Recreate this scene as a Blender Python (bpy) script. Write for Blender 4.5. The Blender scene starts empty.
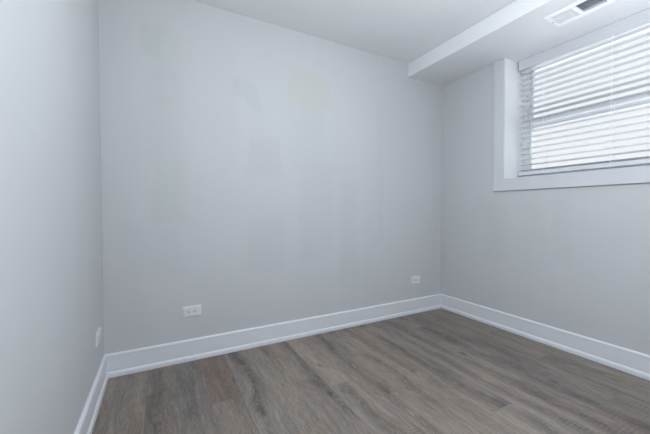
import bpy, bmesh, math, random
from mathutils import Matrix, Vector

random.seed(7)
S = bpy.context.scene
C = S.collection

# ------------------------------------------------------------------ dimensions (metres)
L, R, D, F = -0.2995, 2.5457, 2.2396, -1.75      # left, right, back, front wall faces
H, HS, SX = 2.3808, 2.2589, 2.0905               # ceiling, soffit underside, soffit face
WY0, WY1 = 0.335, 1.5875                         # window opening along y
WZ0 = 1.2605                                     # window opening bottom (top is the soffit)
OUT = 2.92                                       # outer face of the window wall

# ------------------------------------------------------------------ camera
f_px, yaw, pitch, roll = 310.2, 0.4905, -0.0218, -0.0012
fw = Vector((math.sin(yaw)*math.cos(pitch), math.cos(yaw)*math.cos(pitch), math.sin(pitch)))
rt = Vector((math.cos(yaw), -math.sin(yaw), 0))
up = rt.cross(fw)
r2 = rt*math.cos(roll) + up*math.sin(roll)
u2 = -rt*math.sin(roll) + up*math.cos(roll)
cam = bpy.data.cameras.new('camera')
cam.sensor_width = 36.0
cam.lens = f_px/650*36.0
cam.clip_start = 0.02
camo = bpy.data.objects.new('camera', cam)
M4 = Matrix((r2, u2, -fw)).transposed().to_4x4()
M4.translation = (0, 0, 1.0)
camo.matrix_world = M4
C.objects.link(camo)
S.camera = camo

# ------------------------------------------------------------------ world, lights, exposure
W = bpy.data.worlds.new('overcast_sky')
S.world = W
W.use_nodes = True
wt = W.node_tree
bg = wt.nodes['Background']
bg.inputs['Strength'].default_value = 1.0
tc = wt.nodes.new('ShaderNodeTexCoord')
sp = wt.nodes.new('ShaderNodeSeparateXYZ')
wt.links.new(tc.outputs['Generated'], sp.inputs[0])
cr = wt.nodes.new('ShaderNodeValToRGB')             # ground half brightened to light slats and soffit from below, pale sky above
el = cr.color_ramp.elements
mr = wt.nodes.new('ShaderNodeMath'); mr.operation = 'MULTIPLY_ADD'
mr.inputs[1].default_value = 0.5; mr.inputs[2].default_value = 0.5
wt.links.new(sp.outputs[2], mr.inputs[0])
wt.links.new(mr.outputs[0], cr.inputs[0])
el[0].position = 0.0; el[0].color = (4.5, 4.6, 4.85, 1)
el[1].position = 1.0; el[1].color = (0.75, 0.92, 1.10, 1)
x = el.new(0.47); x.color = (4.2, 4.3, 4.55, 1)
x = el.new(0.51); x.color = (1.00, 1.01, 1.04, 1)
x = el.new(0.78); x.color = (1.00, 1.01, 1.05, 1)
wt.links.new(cr.outputs[0], bg.inputs['Color'])

COOL = (0.935, 1.0, 1.07)
lamp = bpy.data.lights.new('room_lamp', 'POINT')        # the room's lamp, overhead and just out of frame
lamp.energy = 60
lamp.color = COOL
lamp.shadow_soft_size = 0.16
lampo = bpy.data.objects.new('room_lamp', lamp)
lampo.location = (0.90, 0.32, 1.86)
C.objects.link(lampo)
upl = bpy.data.lights.new('soffit_fill', 'SPOT')            # added fill spot aimed up, brightens soffit by the window; no real fixture
upl.energy = 33
upl.color = COOL
upl.spot_size = math.radians(135); upl.spot_blend = 1.0
upl.shadow_soft_size = 0.12
uplo = bpy.data.objects.new('soffit_fill', upl)
uplo.location = (2.4, 0.25, 1.1)
uplo.rotation_euler = (math.pi, 0, 0)
C.objects.link(uplo)

S.view_settings.view_transform = 'Standard'
S.view_settings.look = 'None'
S.view_settings.gamma = 1.0
S.view_settings.use_curve_mapping = False
S.view_settings.exposure = 0.0

# ------------------------------------------------------------------ material helpers
class NT:
    def __init__(self, name):
        self.m = bpy.data.materials.new(name)
        self.m.use_nodes = True
        self.t = self.m.node_tree
        self.n = self.t.nodes
        self.b = self.n['Principled BSDF']
    def node(self, typ, **kw):
        x = self.n.new(typ)
        for k, v in kw.items():
            setattr(x, k, v)
        return x
    def link(self, a, b):
        self.t.links.new(a, b)
    def put(self, sock, v):
        if hasattr(v, 'is_output'):
            self.link(v, sock)
        else:
            sock.default_value = v
    def math(self, op, a, b=0.0, c=0.0, clamp=False):
        x = self.node('ShaderNodeMath', operation=op, use_clamp=clamp)
        for i, v in enumerate((a, b, c)):
            self.put(x.inputs[i], v)
        return x.outputs[0]
    def mix(self, fac, a, b, blend='MIX'):
        x = self.node('ShaderNodeMix', data_type='RGBA', blend_type=blend)
        self.put(x.inputs[0], fac)
        self.put(x.inputs[6], a if hasattr(a, 'is_output') else (*a, 1))
        self.put(x.inputs[7], b if hasattr(b, 'is_output') else (*b, 1))
        return x.outputs[2]
    def xyz(self, x, y, z=0.0):
        c = self.node('ShaderNodeCombineXYZ')
        for i, v in enumerate((x, y, z)):
            self.put(c.inputs[i], v)
        return c.outputs[0]
    def noise(self, vec, scale=1.0, detail=2.0, rough=0.5, dist=0.0):
        x = self.node('ShaderNodeTexNoise')
        x.inputs['Scale'].default_value = scale
        x.inputs['Detail'].default_value = detail
        x.inputs['Roughness'].default_value = rough
        x.inputs['Distortion'].default_value = dist
        self.link(vec, x.inputs['Vector'])
        return x.outputs['Fac']
    def ramp(self, v, lo, hi, a=0.0, b=1.0):
        x = self.node('ShaderNodeMapRange', interpolation_type='SMOOTHSTEP')
        for i, q in enumerate((v, lo, hi, a, b)):
            self.put(x.inputs[i], q)
        return x.outputs[0]
    def pos(self):
        g = self.node('ShaderNodeNewGeometry')
        s = self.node('ShaderNodeSeparateXYZ')
        self.link(g.outputs['Position'], s.inputs[0])
        return g.outputs['Position'], s.outputs[0], s.outputs[1], s.outputs[2]

def paint(name, col, rough=0.5, var=0.03, scale=3.0, spec=0.3):
    k = NT(name)
    p, x, y, z = k.pos()
    n = k.noise(p, scale, 3)
    c2 = tuple(v*(1-var*2) for v in col)
    k.link(k.mix(n, col, c2), k.b.inputs['Base Color'])
    k.b.inputs['Roughness'].default_value = rough
    k.b.inputs['Specular IOR Level'].default_value = spec
    return k.m

WALL = (0.585, 0.59, 0.595)

def wall_paint(name, ax, patches, rollers=0.03):
    """grey paint with faint touch-up patches; ax = index of the horizontal axis;
    patch = (h0, h1, z0, z1, softness, strength, colour factor)"""
    k = NT(name)
    p, x, y, z = k.pos()
    h = (x, y)[ax]
    n = k.noise(k.xyz(k.math('MULTIPLY', h, 5.0), k.math('MULTIPLY', z, 0.9)), 1.0, 3)
    n2 = k.noise(p, 1.3, 2)
    col = k.mix(n, tuple(v*(1+rollers) for v in WALL), tuple(v*(1-rollers) for v in WALL))
    col = k.mix(n2, col, k.mix(1.0, col, (0.965, 0.985, 1.0), 'MULTIPLY'))
    wob = k.math('MULTIPLY_ADD', k.noise(p, 9.0, 2), 0.09, -0.045)
    hw = k.math('ADD', h, wob)
    zw = k.math('ADD', z, wob)
    for (h0, h1, z0, z1, s, st, cf) in patches:
        a = k.math('MULTIPLY', k.ramp(hw, h0-s, h0+s), k.ramp(hw, h1-s, h1+s, 1.0, 0.0))
        b = k.math('MULTIPLY', k.ramp(zw, z0-s, z0+s), k.ramp(zw, z1-s, z1+s, 1.0, 0.0))
        m = k.math('MULTIPLY', k.math('MULTIPLY', a, b), st)
        col = k.mix(m, col, k.mix(1.0, col, cf, 'MULTIPLY'))
    k.link(col, k.b.inputs['Base Color'])
    k.b.inputs['Roughness'].default_value = 0.55
    k.b.inputs['Specular IOR Level'].default_value = 0.3
    bp = k.node('ShaderNodeBump')
    bp.inputs['Strength'].default_value = 0.04
    bp.inputs['Distance'].default_value = 0.002
    k.link(k.noise(p, 260.0, 2), bp.inputs['Height'])
    k.link(bp.outputs[0], k.b.inputs['Normal'])
    return k.m

GREEN = (0.935, 0.985, 0.945)
GREY = (0.94, 0.945, 0.95)
WARM = (0.975, 0.98, 0.925)
PATCHES = [(-0.09, 0.02, 1.96, 2.165, .012, .9, GREEN), (0.0, 0.14, 1.93, 2.15, .02, .6, GREEN),
           (-0.07, 0.142, 1.30, 1.93, .02, .35, GREY), (-0.04, 0.10, 1.685, 1.735, .015, .7, GREEN),
           (-0.04, 0.11, 1.83, 1.87, .015, .45, GREY),
           (-0.035, 0.145, 0.93, 1.305, .02, .8, GREEN), (-0.22, 0.145, 0.55, 0.93, .06, .4, GREY),
           (0.46, 0.63, 1.81, 1.93, .012, .7, GREY), (0.55, 0.672, 1.735, 1.82, .012, .7, GREY),
           (0.565, 0.82, 1.25, 1.53, .018, .75, GREY), (0.885, 1.235, 1.81, 2.085, .012, .85, WARM),
           (0.885, 1.20, 1.35, 1.80, .012, .4, GREY), (0.97, 1.26, 0.62, 1.36, .02, .5, GREY),
           (0.558, 0.835, 0.54, 0.955, .015, .45, GREY), (1.34, 1.52, 0.40, 1.25, .025, .5, GREY),
           (1.72, 1.80, 0.7, 1.9, .03, .4, GREY)]
PATCHES_R = [(1.55, 1.75, 0.55, 1.05, .03, .6, (0.97, 0.985, 0.95)), (1.10, 1.22, 0.60, 1.08, .02, .5, GREY),
             (1.25, 1.42, 0.75, 1.05, .03, .4, (0.985, 0.99, 0.96))]
M_wall_back = wall_paint('grey_wall_paint_patched', 0, PATCHES)
M_wall_side = wall_paint('grey_wall_paint', 1, [])
M_wall_right = wall_paint('grey_wall_paint_window_side', 1, PATCHES_R)
M_ceil = paint('ceiling_paint', (0.865, 0.875, 0.885), 0.6, 0.01)
M_soffit = paint('soffit_paint', (0.84, 0.85, 0.865), 0.55, 0.01)
M_base = paint('white_baseboard_paint', (0.74, 0.755, 0.79), 0.35, 0.01, spec=0.45)
M_trim = paint('white_trim_paint', (0.64, 0.655, 0.685), 0.35, 0.01, spec=0.45)
M_vinyl = paint('white_window_vinyl', (0.78, 0.80, 0.82), 0.35, 0.01)
M_blind = paint('white_blind_slat', (0.84, 0.85, 0.87), 0.4, 0.01)
M_rail = paint('white_blind_rail', (0.66, 0.68, 0.71), 0.4, 0.01)
M_cord = paint('white_cord', (0.95, 0.95, 0.95), 0.6, 0.01)
M_wand = paint('grey_clear_plastic', (0.50, 0.53, 0.56), 0.2, 0.02)
M_plate = paint('white_outlet_plastic', (0.76, 0.775, 0.80), 0.3, 0.01, spec=0.5)
M_face = paint('white_receptacle_plastic', (0.70, 0.715, 0.74), 0.35, 0.01, spec=0.5)
M_dark = paint('dark_slot', (0.03, 0.03, 0.035), 0.6, 0.1)
M_metal = paint('white_enamelled_metal', (0.93, 0.94, 0.945), 0.35, 0.01, spec=0.5)
M_screw = paint('grey_screw_metal', (0.35, 0.36, 0.38), 0.35, 0.05)
M_duct = paint('dull_duct_metal', (0.38, 0.45, 0.55), 0.6, 0.1)
M_out = paint('exterior_concrete', (0.42, 0.42, 0.41), 0.9, 0.1)

def glass():
    k = NT('clear_window_glass')
    k.n.remove(k.b)
    out = k.n['Material Output']
    tr = k.node('ShaderNodeBsdfTransparent')
    tr.inputs[0].default_value = (0.96, 0.97, 0.97, 1)
    gl = k.node('ShaderNodeBsdfGlossy')
    gl.inputs['Roughness'].default_value = 0.02
    fr = k.node('ShaderNodeFresnel')
    fr.inputs[0].default_value = 1.45
    mx = k.node('ShaderNodeMixShader')
    k.link(fr.outputs[0], mx.inputs[0])
    k.link(tr.outputs[0], mx.inputs[1])
    k.link(gl.outputs[0], mx.inputs[2])
    k.link(mx.outputs[0], out.inputs['Surface'])
    return k.m
M_glass = glass()

def floor_mat():
    k = NT('grey_brown_oak_vinyl_planks')
    p, x, y, z = k.pos()
    def att(n):
        a = k.node('ShaderNodeAttribute', attribute_name=n)
        return a.outputs['Fac']
    seed, tone, warm, sc, ss = att('seed'), att('tone'), att('warm'), att('streak_x'), att('streak_s')
    uv = k.node('ShaderNodeUVMap', uv_map='plank')
    su = k.node('ShaderNodeSeparateXYZ')
    k.link(uv.outputs[0], su.inputs[0])
    ys = k.math('MULTIPLY_ADD', seed, 61.0, y)
    zs = k.math('MULTIPLY', seed, 17.0)
    # slow sideways wander of the grain
    wn = k.noise(k.xyz(k.math('MULTIPLY', x, 3.0), k.math('MULTIPLY', ys, 2.3), zs), 1.0, 2)
    xw = k.math('ADD', x, k.math('MULTIPLY_ADD', wn, 0.13, -0.065))
    fine = k.noise(k.xyz(k.math('MULTIPLY', xw, 210.0), k.math('MULTIPLY', ys, 20.0), zs), 1.0, 3, 0.6)
    med = k.noise(k.xyz(k.math('MULTIPLY', xw, 48.0), k.math('MULTIPLY', ys, 4.0), zs), 1.0, 5, 0.65)
    big = k.noise(k.xyz(k.math('MULTIPLY', xw, 11.0), k.math('MULTIPLY', ys, 1.5), zs), 1.0, 3, 0.5)
    # cathedral streak along the plank
    d = k.math('DIVIDE', k.math('SUBTRACT', xw, sc), 0.034)
    g = k.math('POWER', 2.718, k.math('MULTIPLY', k.math('MULTIPLY', d, d), -1.0))
    along = k.ramp(k.noise(k.xyz(0.0, k.math('MULTIPLY', ys, 2.1), zs), 1.0, 2), 0.30, 0.56)
    st = k.math('MULTIPLY', k.math('MULTIPLY', g, ss), along)
    # nested arches inside it
    d2 = k.math('MULTIPLY', k.math('MULTIPLY', d, d), 0.12)
    arg = k.math('ADD', k.math('MULTIPLY', k.math('ADD', ys, d2), 95.0), k.math('MULTIPLY', k.noise(k.xyz(k.math('MULTIPLY', x, 14.0), k.math('MULTIPLY', ys, 6.0), zs), 1.0, 3), 30.0))
    arch = k.math('MULTIPLY_ADD', k.math('SINE', arg), 0.5, 0.5)
    v = k.math('MULTIPLY_ADD', med, 0.62, k.math('MULTIPLY', fine, 0.80))
    v = k.math('MULTIPLY_ADD', big, 0.60, v)
    v = k.math('ADD', k.math('ADD', v, -0.47), tone)
    v = k.math('SUBTRACT', v, k.math('MULTIPLY', st, 0.50))
    v = k.math('MULTIPLY_ADD', k.math('MULTIPLY', arch, st), 0.22, v)
    # pale flecks in open pores of the dark grain
    fl = k.ramp(k.noise(k.xyz(k.math('MULTIPLY', xw, 150.0), k.math('MULTIPLY', ys, 26.0), zs), 1.0, 2, 0.6), 0.60, 0.70)
    v = k.math('MULTIPLY_ADD', k.math('MULTIPLY', fl, k.math('ADD', st, 0.10)), 0.50, v, )
    # saw marks across the grain
    saw = k.math('MULTIPLY_ADD', k.math('SINE', k.math('MULTIPLY', ys, 330.0)), 0.5, 0.5)
    sm = k.ramp(k.noise(k.xyz(k.math('MULTIPLY', x, 9.0), k.math('MULTIPLY', ys, 3.5), zs), 1.0, 2), 0.52, 0.68)
    v = k.math('SUBTRACT', v, k.math('MULTIPLY', k.math('MULTIPLY', saw, sm), 0.16))
    # knots
    vo = k.node('ShaderNodeTexVoronoi')
    vo.inputs['Scale'].default_value = 1.0
    k.link(k.xyz(k.math('MULTIPLY', x, 7.0), k.math('MULTIPLY', ys, 3.2), zs), vo.inputs['Vector'])
    kn = k.ramp(vo.outputs['Distance'], 0.02, 0.14, 1.0, 0.0)
    v = k.math('SUBTRACT', v, k.math('MULTIPLY', kn, 0.40))
    cr = k.node('ShaderNodeValToRGB')
    e = cr.color_ramp.elements
    e[0].position = 0.0; e[0].color = (0.088, 0.077, 0.070, 1)
    e[1].position = 1.0; e[1].color = (0.425, 0.365, 0.310, 1)
    a = e.new(0.30); a.color = (0.160, 0.138, 0.121, 1)
    a = e.new(0.62); a.color = (0.270, 0.228, 0.190, 1)
    k.link(v, cr.inputs[0])
    tint = k.noise(k.xyz(k.math('MULTIPLY', xw, 16.0), k.math('MULTIPLY', ys, 1.6), k.math('ADD', zs, 5.0)), 1.0, 2)
    col = k.mix(k.ramp(tint, 0.35, 0.7), cr.outputs[0], k.mix(1.0, cr.outputs[0], (0.93, 0.97, 1.04), 'MULTIPLY'))
    col = k.mix(warm, col, k.mix(1.0, col, (1.07, 0.94, 0.87), 'MULTIPLY'))
    # seams between planks
    ex = k.math('MINIMUM', su.outputs[0], k.math('SUBTRACT', 0.152, su.outputs[0]))
    ey = k.math('MINIMUM', su.outputs[1], k.math('SUBTRACT', 1.22, su.outputs[1]))
    em = k.ramp(k.math('MINIMUM', ex, ey), 0.0004, 0.0016, 0.35, 0.0)
    col = k.mix(em, col, (0.06, 0.055, 0.05))
    k.link(col, k.b.inputs['Base Color'])
    k.link(k.math('MULTIPLY_ADD', fine, 0.15, 0.42), k.b.inputs['Roughness'])
    k.b.inputs['Specular IOR Level'].default_value = 0.35
    bp = k.node('ShaderNodeBump')
    bp.inputs['Strength'].default_value = 0.12
    bp.inputs['Distance'].default_value = 0.0015
    k.link(k.math('SUBTRACT', fine, em), bp.inputs['Height'])
    k.link(bp.outputs[0], k.b.inputs['Normal'])
    return k.m
M_floor = floor_mat()

# ------------------------------------------------------------------ mesh helpers
def add_box(bm, a, b):
    x0, y0, z0 = a; x1, y1, z1 = b
    v = [bm.verts.new(c) for c in ((x0,y0,z0),(x1,y0,z0),(x1,y1,z0),(x0,y1,z0),
                                   (x0,y0,z1),(x1,y0,z1),(x1,y1,z1),(x0,y1,z1))]
    for q in ((0,3,2,1),(4,5,6,7),(0,1,5,4),(1,2,6,5),(2,3,7,6),(3,0,4,7)):
        bm.faces.new([v[i] for i in q])

def bevel(bm, w, seg=2):
    bmesh.ops.bevel(bm, geom=list(bm.edges), offset=w, segments=seg, affect='EDGES', profile=0.5)

def add_extrude(bm, prof, to3, s0, s1):
    """closed profile [(a, b)] swept from s0 to s1; to3(a, b, s) gives the point; s0/s1 may
    be functions of a (mitred ends)"""
    g0 = s0 if callable(s0) else (lambda a: s0)
    g1 = s1 if callable(s1) else (lambda a: s1)
    r0 = [bm.verts.new(to3(a, b, g0(a))) for a, b in prof]
    r1 = [bm.verts.new(to3(a, b, g1(a))) for a, b in prof]
    n = len(prof)
    for i in range(n):
        j = (i+1) % n
        bm.faces.new((r0[i], r0[j], r1[j], r1[i]))
    bm.faces.new(r0[::-1]); bm.faces.new(r1)

def add_cyl(bm, p0, p1, r, n=16, r1=None):
    p0, p1 = Vector(p0), Vector(p1)
    q = (p1-p0).to_track_quat('Z', 'Y')
    r1 = r if r1 is None else r1
    a = [bm.verts.new(p0 + q @ Vector((r*math.cos(2*math.pi*i/n), r*math.sin(2*math.pi*i/n), 0))) for i in range(n)]
    b = [bm.verts.new(p1 + q @ Vector((r1*math.cos(2*math.pi*i/n), r1*math.sin(2*math.pi*i/n), 0))) for i in range(n)]
    for i in range(n):
        j = (i+1) % n
        bm.faces.new((a[i], a[j], b[j], b[i]))
    bm.faces.new(a[::-1]); bm.faces.new(b)

def obj(name, bm, mat, parent=None, smooth=False):
    bmesh.ops.recalc_face_normals(bm, faces=list(bm.faces))
    me = bpy.data.meshes.new(name)
    bm.to_mesh(me); bm.free()
    me.materials.append(mat)
    if smooth:
        for p in me.polygons:
            p.use_smooth = True
    o = bpy.data.objects.new(name, me)
    C.objects.link(o)
    if parent is not None:
        o.parent = parent
        o.matrix_parent_inverse = Matrix.Identity(4)
    return o

def struct(name, bm, mat):
    o = obj(name, bm, mat)
    o['kind'] = 'structure'
    return o

def thing(name, loc, label, cat, group=None, rot=None):
    o = bpy.data.objects.new(name, None)
    o.empty_display_size = 0.05
    o.location = loc
    if rot: o.rotation_euler = rot
    o['label'] = label; o['category'] = cat
    if group: o['group'] = group
    C.objects.link(o)
    return o

# ------------------------------------------------------------------ floor: single planks
PW, PL = 0.152, 1.22
EDGE0 = 0.534
rows = [EDGE0 + PW*i for i in range(-6, 14)]
# rows with a dark cathedral streak seen in the photograph: row -> (streak x, strength)
STREAK = {0: (0.615, .35), -1: (0.455, .95), 1: (0.815, .9), 3: (1.09, .95), 4: (1.255, .75), 9: (1.975, .95),
          6: (1.53, .6), 8: (1.80, .55), 10: (2.10, .5), -3: (0.14, .35), -4: (-0.01, .55), -5: (-0.16, .35)}
TONE = {-2: -.03, -3: -.05, -4: -.05, -5: -.05, 8: -.05, 9: -.05, 10: -.07, 11: -.05, 12: -.04, 0: .05, 2: .07, 5: .05, 7: .02, 1: .0, 4: .02}
START = {-2: 1.67, 6: 0.945, 9: 0.72, 5: 1.415, 0: 1.30, 2: 1.52}
bm = bmesh.new()
uvl = bm.loops.layers.uv.new('plank')
lay = {n: bm.faces.layers.float.new(n) for n in ('seed', 'tone', 'warm', 'streak_x', 'streak_s')}
for ri, x0 in zip(range(-6, 14), rows):
    xa, xb = max(x0, L), min(x0+PW, R)
    if xb-xa < 0.002:
        continue
    y0 = START.get(ri, (ri*0.437) % PL)
    while y0 > F: y0 -= PL
    while y0 < D:
        ya, yb = max(y0, F), min(y0+PL, D)
        if yb-ya > 0.002:
            vs = [bm.verts.new((a, b, 0)) for a, b in ((xa, ya), (xb, ya), (xb, yb), (xa, yb))]
            fc = bm.faces.new(vs)
            for lp in fc.loops:
                lp[uvl].uv = (lp.vert.co.x-x0, lp.vert.co.y-y0)
            fc[lay['seed']] = random.random()
            t = random.uniform(-.035, .035) + TONE.get(ri, 0)
            wv = random.uniform(0, .35)
            sx, ss = STREAK.get(ri, (x0+PW*random.uniform(.2, .8), random.uniform(.1, .6)))
            if ri == -2 and y0 > 1.5:
                t, wv, ss = -.16, 1.0, .1
            if ri == 5 and y0 > 0.2 and y0 < 1.5:
                t, wv = t-.03, .7
            fc[lay['tone']] = t; fc[lay['warm']] = wv
            fc[lay['streak_x']] = sx; fc[lay['streak_s']] = ss
        y0 += PL
me = bpy.data.meshes.new('floor')
bm.to_mesh(me); bm.free()
me.materials.append(M_floor)
flo = bpy.data.objects.new('floor', me)
flo['kind'] = 'structure'
C.objects.link(flo)

# ------------------------------------------------------------------ walls, ceiling, soffit
T = 0.12
bm = bmesh.new(); add_box(bm, (L-T, D, -0.1), (OUT, D+T, H+0.1)); struct('wall_back', bm, M_wall_back)
bm = bmesh.new(); add_box(bm, (L-T, F-T, -0.1), (L, D, H+0.1)); struct('wall_left', bm, M_wall_side)
bm = bmesh.new()
add_box(bm, (R, F-T, -0.1), (OUT, D, WZ0-0.012))
add_box(bm, (R, WY1+0.012, WZ0-0.012), (OUT, D, HS))
add_box(bm, (R, F-T, WZ0-0.012), (OUT, WY0-0.012, HS))
add_box(bm, (R, F-T, HS), (OUT, WY0-0.012, H+0.1))
add_box(bm, (R, WY1+0.012, HS), (OUT, D, H+0.1))
add_box(bm, (R, WY0-0.012, HS+0.012), (OUT, WY1+0.012, H+0.1))
struct('wall_right', bm, M_wall_right)
bm = bmesh.new(); add_box(bm, (L, F-T, -0.1), (R, F, H+0.1)); struct('wall_front', bm, M_wall_side)
bm = bmesh.new(); add_box(bm, (L, F, H), (R, D, H+0.1)); struct('ceiling', bm, M_ceil)

# soffit with the duct opening for the register
VX0, VX1, VY0, VY1 = 2.264, 2.390, 0.866, 1.120
bm = bmesh.new()
add_box(bm, (SX, F, HS), (VX0, D, H))
add_box(bm, (VX1, F, HS), (R, D, H))
add_box(bm, (VX0, F, HS), (VX1, VY0, H))
add_box(bm, (VX0, VY1, HS), (VX1, D, H))
struct('soffit', bm, M_soffit)

# ------------------------------------------------------------------ baseboards
BB = [(0, 0), (0.013, 0), (0.013, 0.124), (0.0145, 0.126), (0.0145, 0.130), (0.0125, 0.135),
      (0.009, 0.1385), (0.004, 0.1405), (0, 0.1405)]
SH = [(0.013, 0), (0.022, 0), (0.022, 0.016), (0.0205, 0.023), (0.0175, 0.029), (0.013, 0.033)]
def baseboard(name, to3, s0, s1):
    bm = bmesh.new(); add_extrude(bm, BB, to3, s0, s1)
    o = struct(name, bm, M_base)
    bm = bmesh.new(); add_extrude(bm, SH, to3, s0, s1)
    obj('shoe_molding', bm, M_base, o)
baseboard('baseboard_back', lambda a, b, s: (s, D-a, b), lambda a: L+a, lambda a: R-a)
baseboard('baseboard_left', lambda a, b, s: (L+a, s, b), lambda a: F+a, lambda a: D-a)
baseboard('baseboard_right', lambda a, b, s: (R-a, s, b), lambda a: F+a, lambda a: D-a)

# ------------------------------------------------------------------ window: casing, jamb, sashes, glass
win = bpy.data.objects.new('window_1', None)
win.location = (R, (WY0+WY1)/2, WZ0)
win['kind'] = 'structure'
C.objects.link(win)
def wpart(name, bm, mat, parent=None):
    """mesh given in world coordinates, parented under the window"""
    for v in bm.verts:
        v.co -= Vector(win.location)
    return obj(name, bm, mat, parent or win)
CW = 0.0885
bm = bmesh.new()
CT, ZC = 0.015, HS-0.001
add_box(bm, (R-CT, WY1, WZ0-CW-0.012), (R, WY1+CW, ZC))
add_box(bm, (R-CT, WY0-CW, WZ0-CW-0.012), (R, WY0, ZC))
add_box(bm, (R-CT, WY0, WZ0-CW-0.012), (R, WY1, WZ0))
bevel(bm, 0.0015, 1)
struct('trim_1', bm, M_trim)
# jamb liner
bm = bmesh.new()
add_box(bm, (R, WY1, WZ0-0.012), (OUT, WY1+0.012, HS))
add_box(bm, (R, WY0-0.012, WZ0-0.012), (OUT, WY0, HS))
add_box(bm, (R, WY0, WZ0-0.012), (OUT, WY1, WZ0))
add_box(bm, (R, WY0, HS), (OUT, WY1, HS+0.012))
wpart('jamb', bm, M_soffit)
# vinyl frame
FX0, FX1, FT = 2.800, 2.885, 0.026
def frame_bm(x0, x1, y0, y1, z0, z1, wl, wr, wb, wt):
    bm = bmesh.new()
    add_box(bm, (x0, y1-wl, z0), (x1, y1, z1))
    add_box(bm, (x0, y0, z0), (x1, y0+wr, z1))
    add_box(bm, (x0, y0+wr, z0), (x1, y1-wl, z0+wb))
    add_box(bm, (x0, y0+wr, z1-wt), (x1, y1-wl, z1))
    return bm
wpart('window_frame', frame_bm(FX0, FX1, WY0, WY1, WZ0, HS, FT, FT, FT, FT), M_vinyl)
ZM = 1.745                                   # meeting rails
ya, yb = WY0+FT, WY1-FT
lo = wpart('lower_sash', frame_bm(2.805, 2.838, ya, yb, WZ0+FT, ZM+0.022, 0.042, 0.042, 0.05, 0.078), M_vinyl)
up_ = wpart('upper_sash', frame_bm(2.843, 2.876, ya, yb, ZM-0.022, HS-FT, 0.036, 0.036, 0.056, 0.04), M_vinyl)
bm = bmesh.new(); add_box(bm, (2.819, ya+.042, WZ0+FT+.05), (2.823, yb-.042, ZM-.056)); wpart('pane', bm, M_glass, lo)
bm = bmesh.new(); add_box(bm, (2.858, ya+.036, ZM+.034), (2.862, yb-.036, HS-FT-.04)); wpart('pane', bm, M_glass, up_)

# ------------------------------------------------------------------ blind
BX0, BX1 = 2.712, 2.768           # room side, window side of the slats
BY0, BY1 = WY0+0.012, WY1-0.020
bl = thing('window_blind', (2.74, (BY0+BY1)/2, HS),
           'white horizontal slatted blind with open slats hanging in the window recess', 'blind')
B0 = Vector(bl.location)
def bpart(name, bm, mat, parent=None, smooth=False):
    for v in bm.verts:
        v.co -= B0
    return obj(name, bm, mat, parent or bl, smooth)
bm = bmesh.new()
add_box(bm, (BX0-0.006, BY0-0.004, 2.178), (BX0+0.004, BY1+0.004, HS-0.002))
add_box(bm, (BX0+0.004, BY0-0.004, 2.178), (BX0+0.05, BY0+0.004, HS-0.002))
add_box(bm, (BX0+0.004, BY1-0.004, 2.178), (BX0+0.05, BY1+0.004, HS-0.002))
bpart('valance', bm, M_rail)
bm = bmesh.new()
add_box(bm, (BX0+0.006, BY0+0.006, 2.185), (BX1, BY1-0.006, HS-0.002))
bpart('headrail', bm, M_rail)
# slats: slightly crowned strips, all open
ZT, ZB = 2.163, 1.335
NS = 19
pitch_s = (ZT-ZB)/(NS-1)
def slat_bm(z):
    bm = bmesh.new()
    n = 8
    prof = []
    for i in range(n+1):
        t = i/n*2-1
        prof.append((BX0+0.003+(BX1-BX0-0.006)*i/n, z+0.0022*(1-t*t)+0.0014))
    for i in range(n, -1, -1):
        t = i/n*2-1
        prof.append((BX0+0.003+(BX1-BX0-0.006)*i/n, z+0.0022*(1-t*t)-0.0014))
    add_extrude(bm, prof, lambda a, b, s: (a, s, b), BY0, BY1)
    bmesh.ops.rotate(bm, verts=bm.verts, cent=((BX0+BX1)/2, 0, z), matrix=Matrix.Rotation(math.radians(TILT), 3, 'Y'))
    return bm
TILT = 9.0                                  # window-side edge a little lower
sl0 = bpart('slat', slat_bm(ZT), M_blind)
for i in range(1, NS):
    c = sl0.copy()
    c.location = (0, 0, -pitch_s*i)
    C.objects.link(c)
    c.parent = bl
bm = bmesh.new(); add_box(bm, (BX0, BY0, 1.293), (BX1, BY1, 1.318)); bevel(bm, 0.003, 2)
bpart('bottom_rail', bm, M_rail)
for cy in (1.378, 0.955, 0.532):
    bm = bmesh.new()
    for cx in (BX0-0.0005, BX1+0.0005):
        add_cyl(bm, (cx, cy, 1.300), (cx, cy, 2.190), 0.0015, 6)
    for i in range(NS):                      # rungs under each slat
        z = ZT-pitch_s*i-0.003
        dz = 0.028*math.tan(math.radians(9.0))
        add_cyl(bm, (BX0-0.0005, cy, z+dz), (BX1+0.0005, cy, z-dz), 0.0009, 6)
    bpart('ladder_cord', bm, M_cord)
bm = bmesh.new()
add_cyl(bm, (BX0-0.013, 1.462, 1.435), (BX0-0.013, 1.462, 2.160), 0.0042, 6)
add_cyl(bm, (BX0-0.013, 1.462, 1.425), (BX0-0.013, 1.462, 1.435), 0.0035, 6, 0.0055)
wd = bpart('tilt_wand', bm, M_wand)
bm = bmesh.new()
add_cyl(bm, (BX0-0.013, 1.462, 2.158), (BX0-0.013, 1.462, 2.172), 0.0014, 6)
add_cyl(bm, (BX0-0.013, 1.462, 2.172), (BX0+0.012, 1.462, 2.182), 0.0014, 6)
bpart('wand_hook', bm, M_screw, wd)

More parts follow.
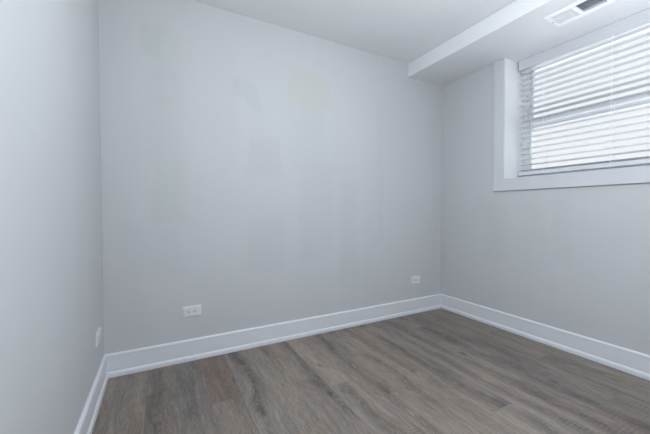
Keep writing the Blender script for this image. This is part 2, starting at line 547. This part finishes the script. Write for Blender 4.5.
# ------------------------------------------------------------------ ceiling register
ve = thing('air_vent', (2.333, 0.993, HS),
           'white metal two-way air register set in the underside of the soffit', 'vent')
V0 = Vector(ve.location)
def vpart(name, bm, mat, smooth=False):
    for v in bm.verts:
        v.co -= V0
    return obj(name, bm, mat, ve, smooth)
ZV = HS-0.009
X0, X1, Y0, Y1 = 2.2345, 2.4325, 0.843, 1.143
bm = bmesh.new()
def ring(bm, z0, z1, ins):
    a = (X0+ins, X1-ins, Y0+ins, Y1-ins)
    add_box(bm, (a[0], a[2], z0), (VX0, a[3], z1))
    add_box(bm, (VX1, a[2], z0), (a[1], a[3], z1))
    add_box(bm, (VX0, a[2], z0), (VX1, VY0, z1))
    add_box(bm, (VX0, VY1, z0), (VX1, a[3], z1))
    add_box(bm, (VX0, 0.984, z0), (VX1, 1.003, z1))
ring(bm, ZV+0.0025, HS, 0.0)
ring(bm, ZV, ZV+0.0025, 0.004)
vpart('face_plate', bm, M_metal)
def louver(y, tilt):
    bm = bmesh.new()
    dz, dy = 0.0105, 0.0078*tilt
    add_extrude(bm, [(-dy-0.0006, -dz*0.5), (-dy+0.0006, -dz*0.5), (dy+0.0006, dz*0.5), (dy-0.0006, dz*0.5)],
                lambda a, b, s: (s, y+a, HS+0.0015+b), VX0, VX1)
    vpart('louver', bm, M_metal)
for i in range(9):
    louver(1.003+0.117*(i+0.5)/9, -0.3)      # leaning so their pale faces show
for i in range(11):
    louver(0.866+0.118*(i+0.5)/11, 0.55)     # leaning the other way: dark gaps show
for y in (1.132, 0.854):
    bm = bmesh.new(); add_cyl(bm, (2.331, y, ZV-0.0015), (2.331, y, ZV+0.001), 0.0042, 12)
    vpart('screw', bm, M_screw)
bm = bmesh.new()
add_box(bm, (VX0, VY0, HS+0.085), (VX1, VY1, HS+0.09))
for a, b in (((VX0, VY0), (VX0+.001, VY1)), ((VX1-.001, VY0), (VX1, VY1)), ((VX0, VY0), (VX1, VY0+.001)), ((VX0, VY1-.001), (VX1, VY1))):
    add_box(bm, (*a, HS+0.012), (*b, HS+0.09))
vpart('duct', bm, M_duct)

# ------------------------------------------------------------------ outlets (local: x along the wall, y out of it, z up)
def outlet(loc, rz, label, first=None):
    if first:
        r = first.copy()
        C.objects.link(r)
        r.location = loc; r.rotation_euler = (0, 0, rz); r['label'] = label
        for ch in list(first.children):
            c = ch.copy(); C.objects.link(c); c.parent = r
            for g in ch.children:
                d = g.copy(); C.objects.link(d); d.parent = c
        return r
    t = thing('wall_outlet', loc, label, 'outlet', 'wall outlets', (0, 0, rz))
    bm = bmesh.new()
    add_box(bm, (-0.0575, 0, -0.035), (0.0575, 0.0075, 0.035))
    bmesh.ops.bevel(bm, geom=[e for e in bm.edges if all(v.co.y > 0.003 for v in e.verts)], offset=0.0045, segments=3, affect='EDGES')
    obj('cover_plate', bm, M_plate, t)
    for s in (-1, 1):
        bm = bmesh.new()
        cx = s*0.0195
        n = 20
        pts = []
        for i in range(n):                     # rounded face with flattened sides
            a = 2*math.pi*i/n
            pts.append((cx+max(-0.0142, min(0.0142, 0.0172*math.cos(a))), 0.0172*math.sin(a)))
        v0 = [bm.verts.new((px, 0.007, pz)) for px, pz in pts]
        v1 = [bm.verts.new((px, 0.0088, pz)) for px, pz in pts]
        for i in range(n):
            bm.faces.new((v0[i], v0[(i+1) % n], v1[(i+1) % n], v1[i]))
        bm.faces.new(v1)
        fc = obj('receptacle', bm, M_face, t)
        for dz in (-0.0064, 0.0064):
            bm = bmesh.new()
            add_box(bm, (cx-0.0055, 0.008, dz-0.0011), (cx+0.0035, 0.0091, dz+0.0011))
            obj('slot', bm, M_dark, fc)
        bm = bmesh.new(); add_cyl(bm, (cx+0.0095, 0.008, 0), (cx+0.0095, 0.0091, 0), 0.0024, 10)
        obj('ground_hole', bm, M_dark, fc)
    bm = bmesh.new(); add_cyl(bm, (0, 0.0065, 0), (0, 0.0086, 0), 0.0032, 12)
    obj('screw', bm, M_face, t)
    return t
o1 = outlet((0.185, D, 0.3275), math.pi, 'white sideways outlet on the back wall near the left corner')
outlet((2.196, D, 0.322), math.pi, 'white sideways outlet on the back wall near the right corner', o1)
outlet((L, 2.030, 0.321), -math.pi/2, 'white outlet on the left wall seen edge-on just above baseboard', o1)
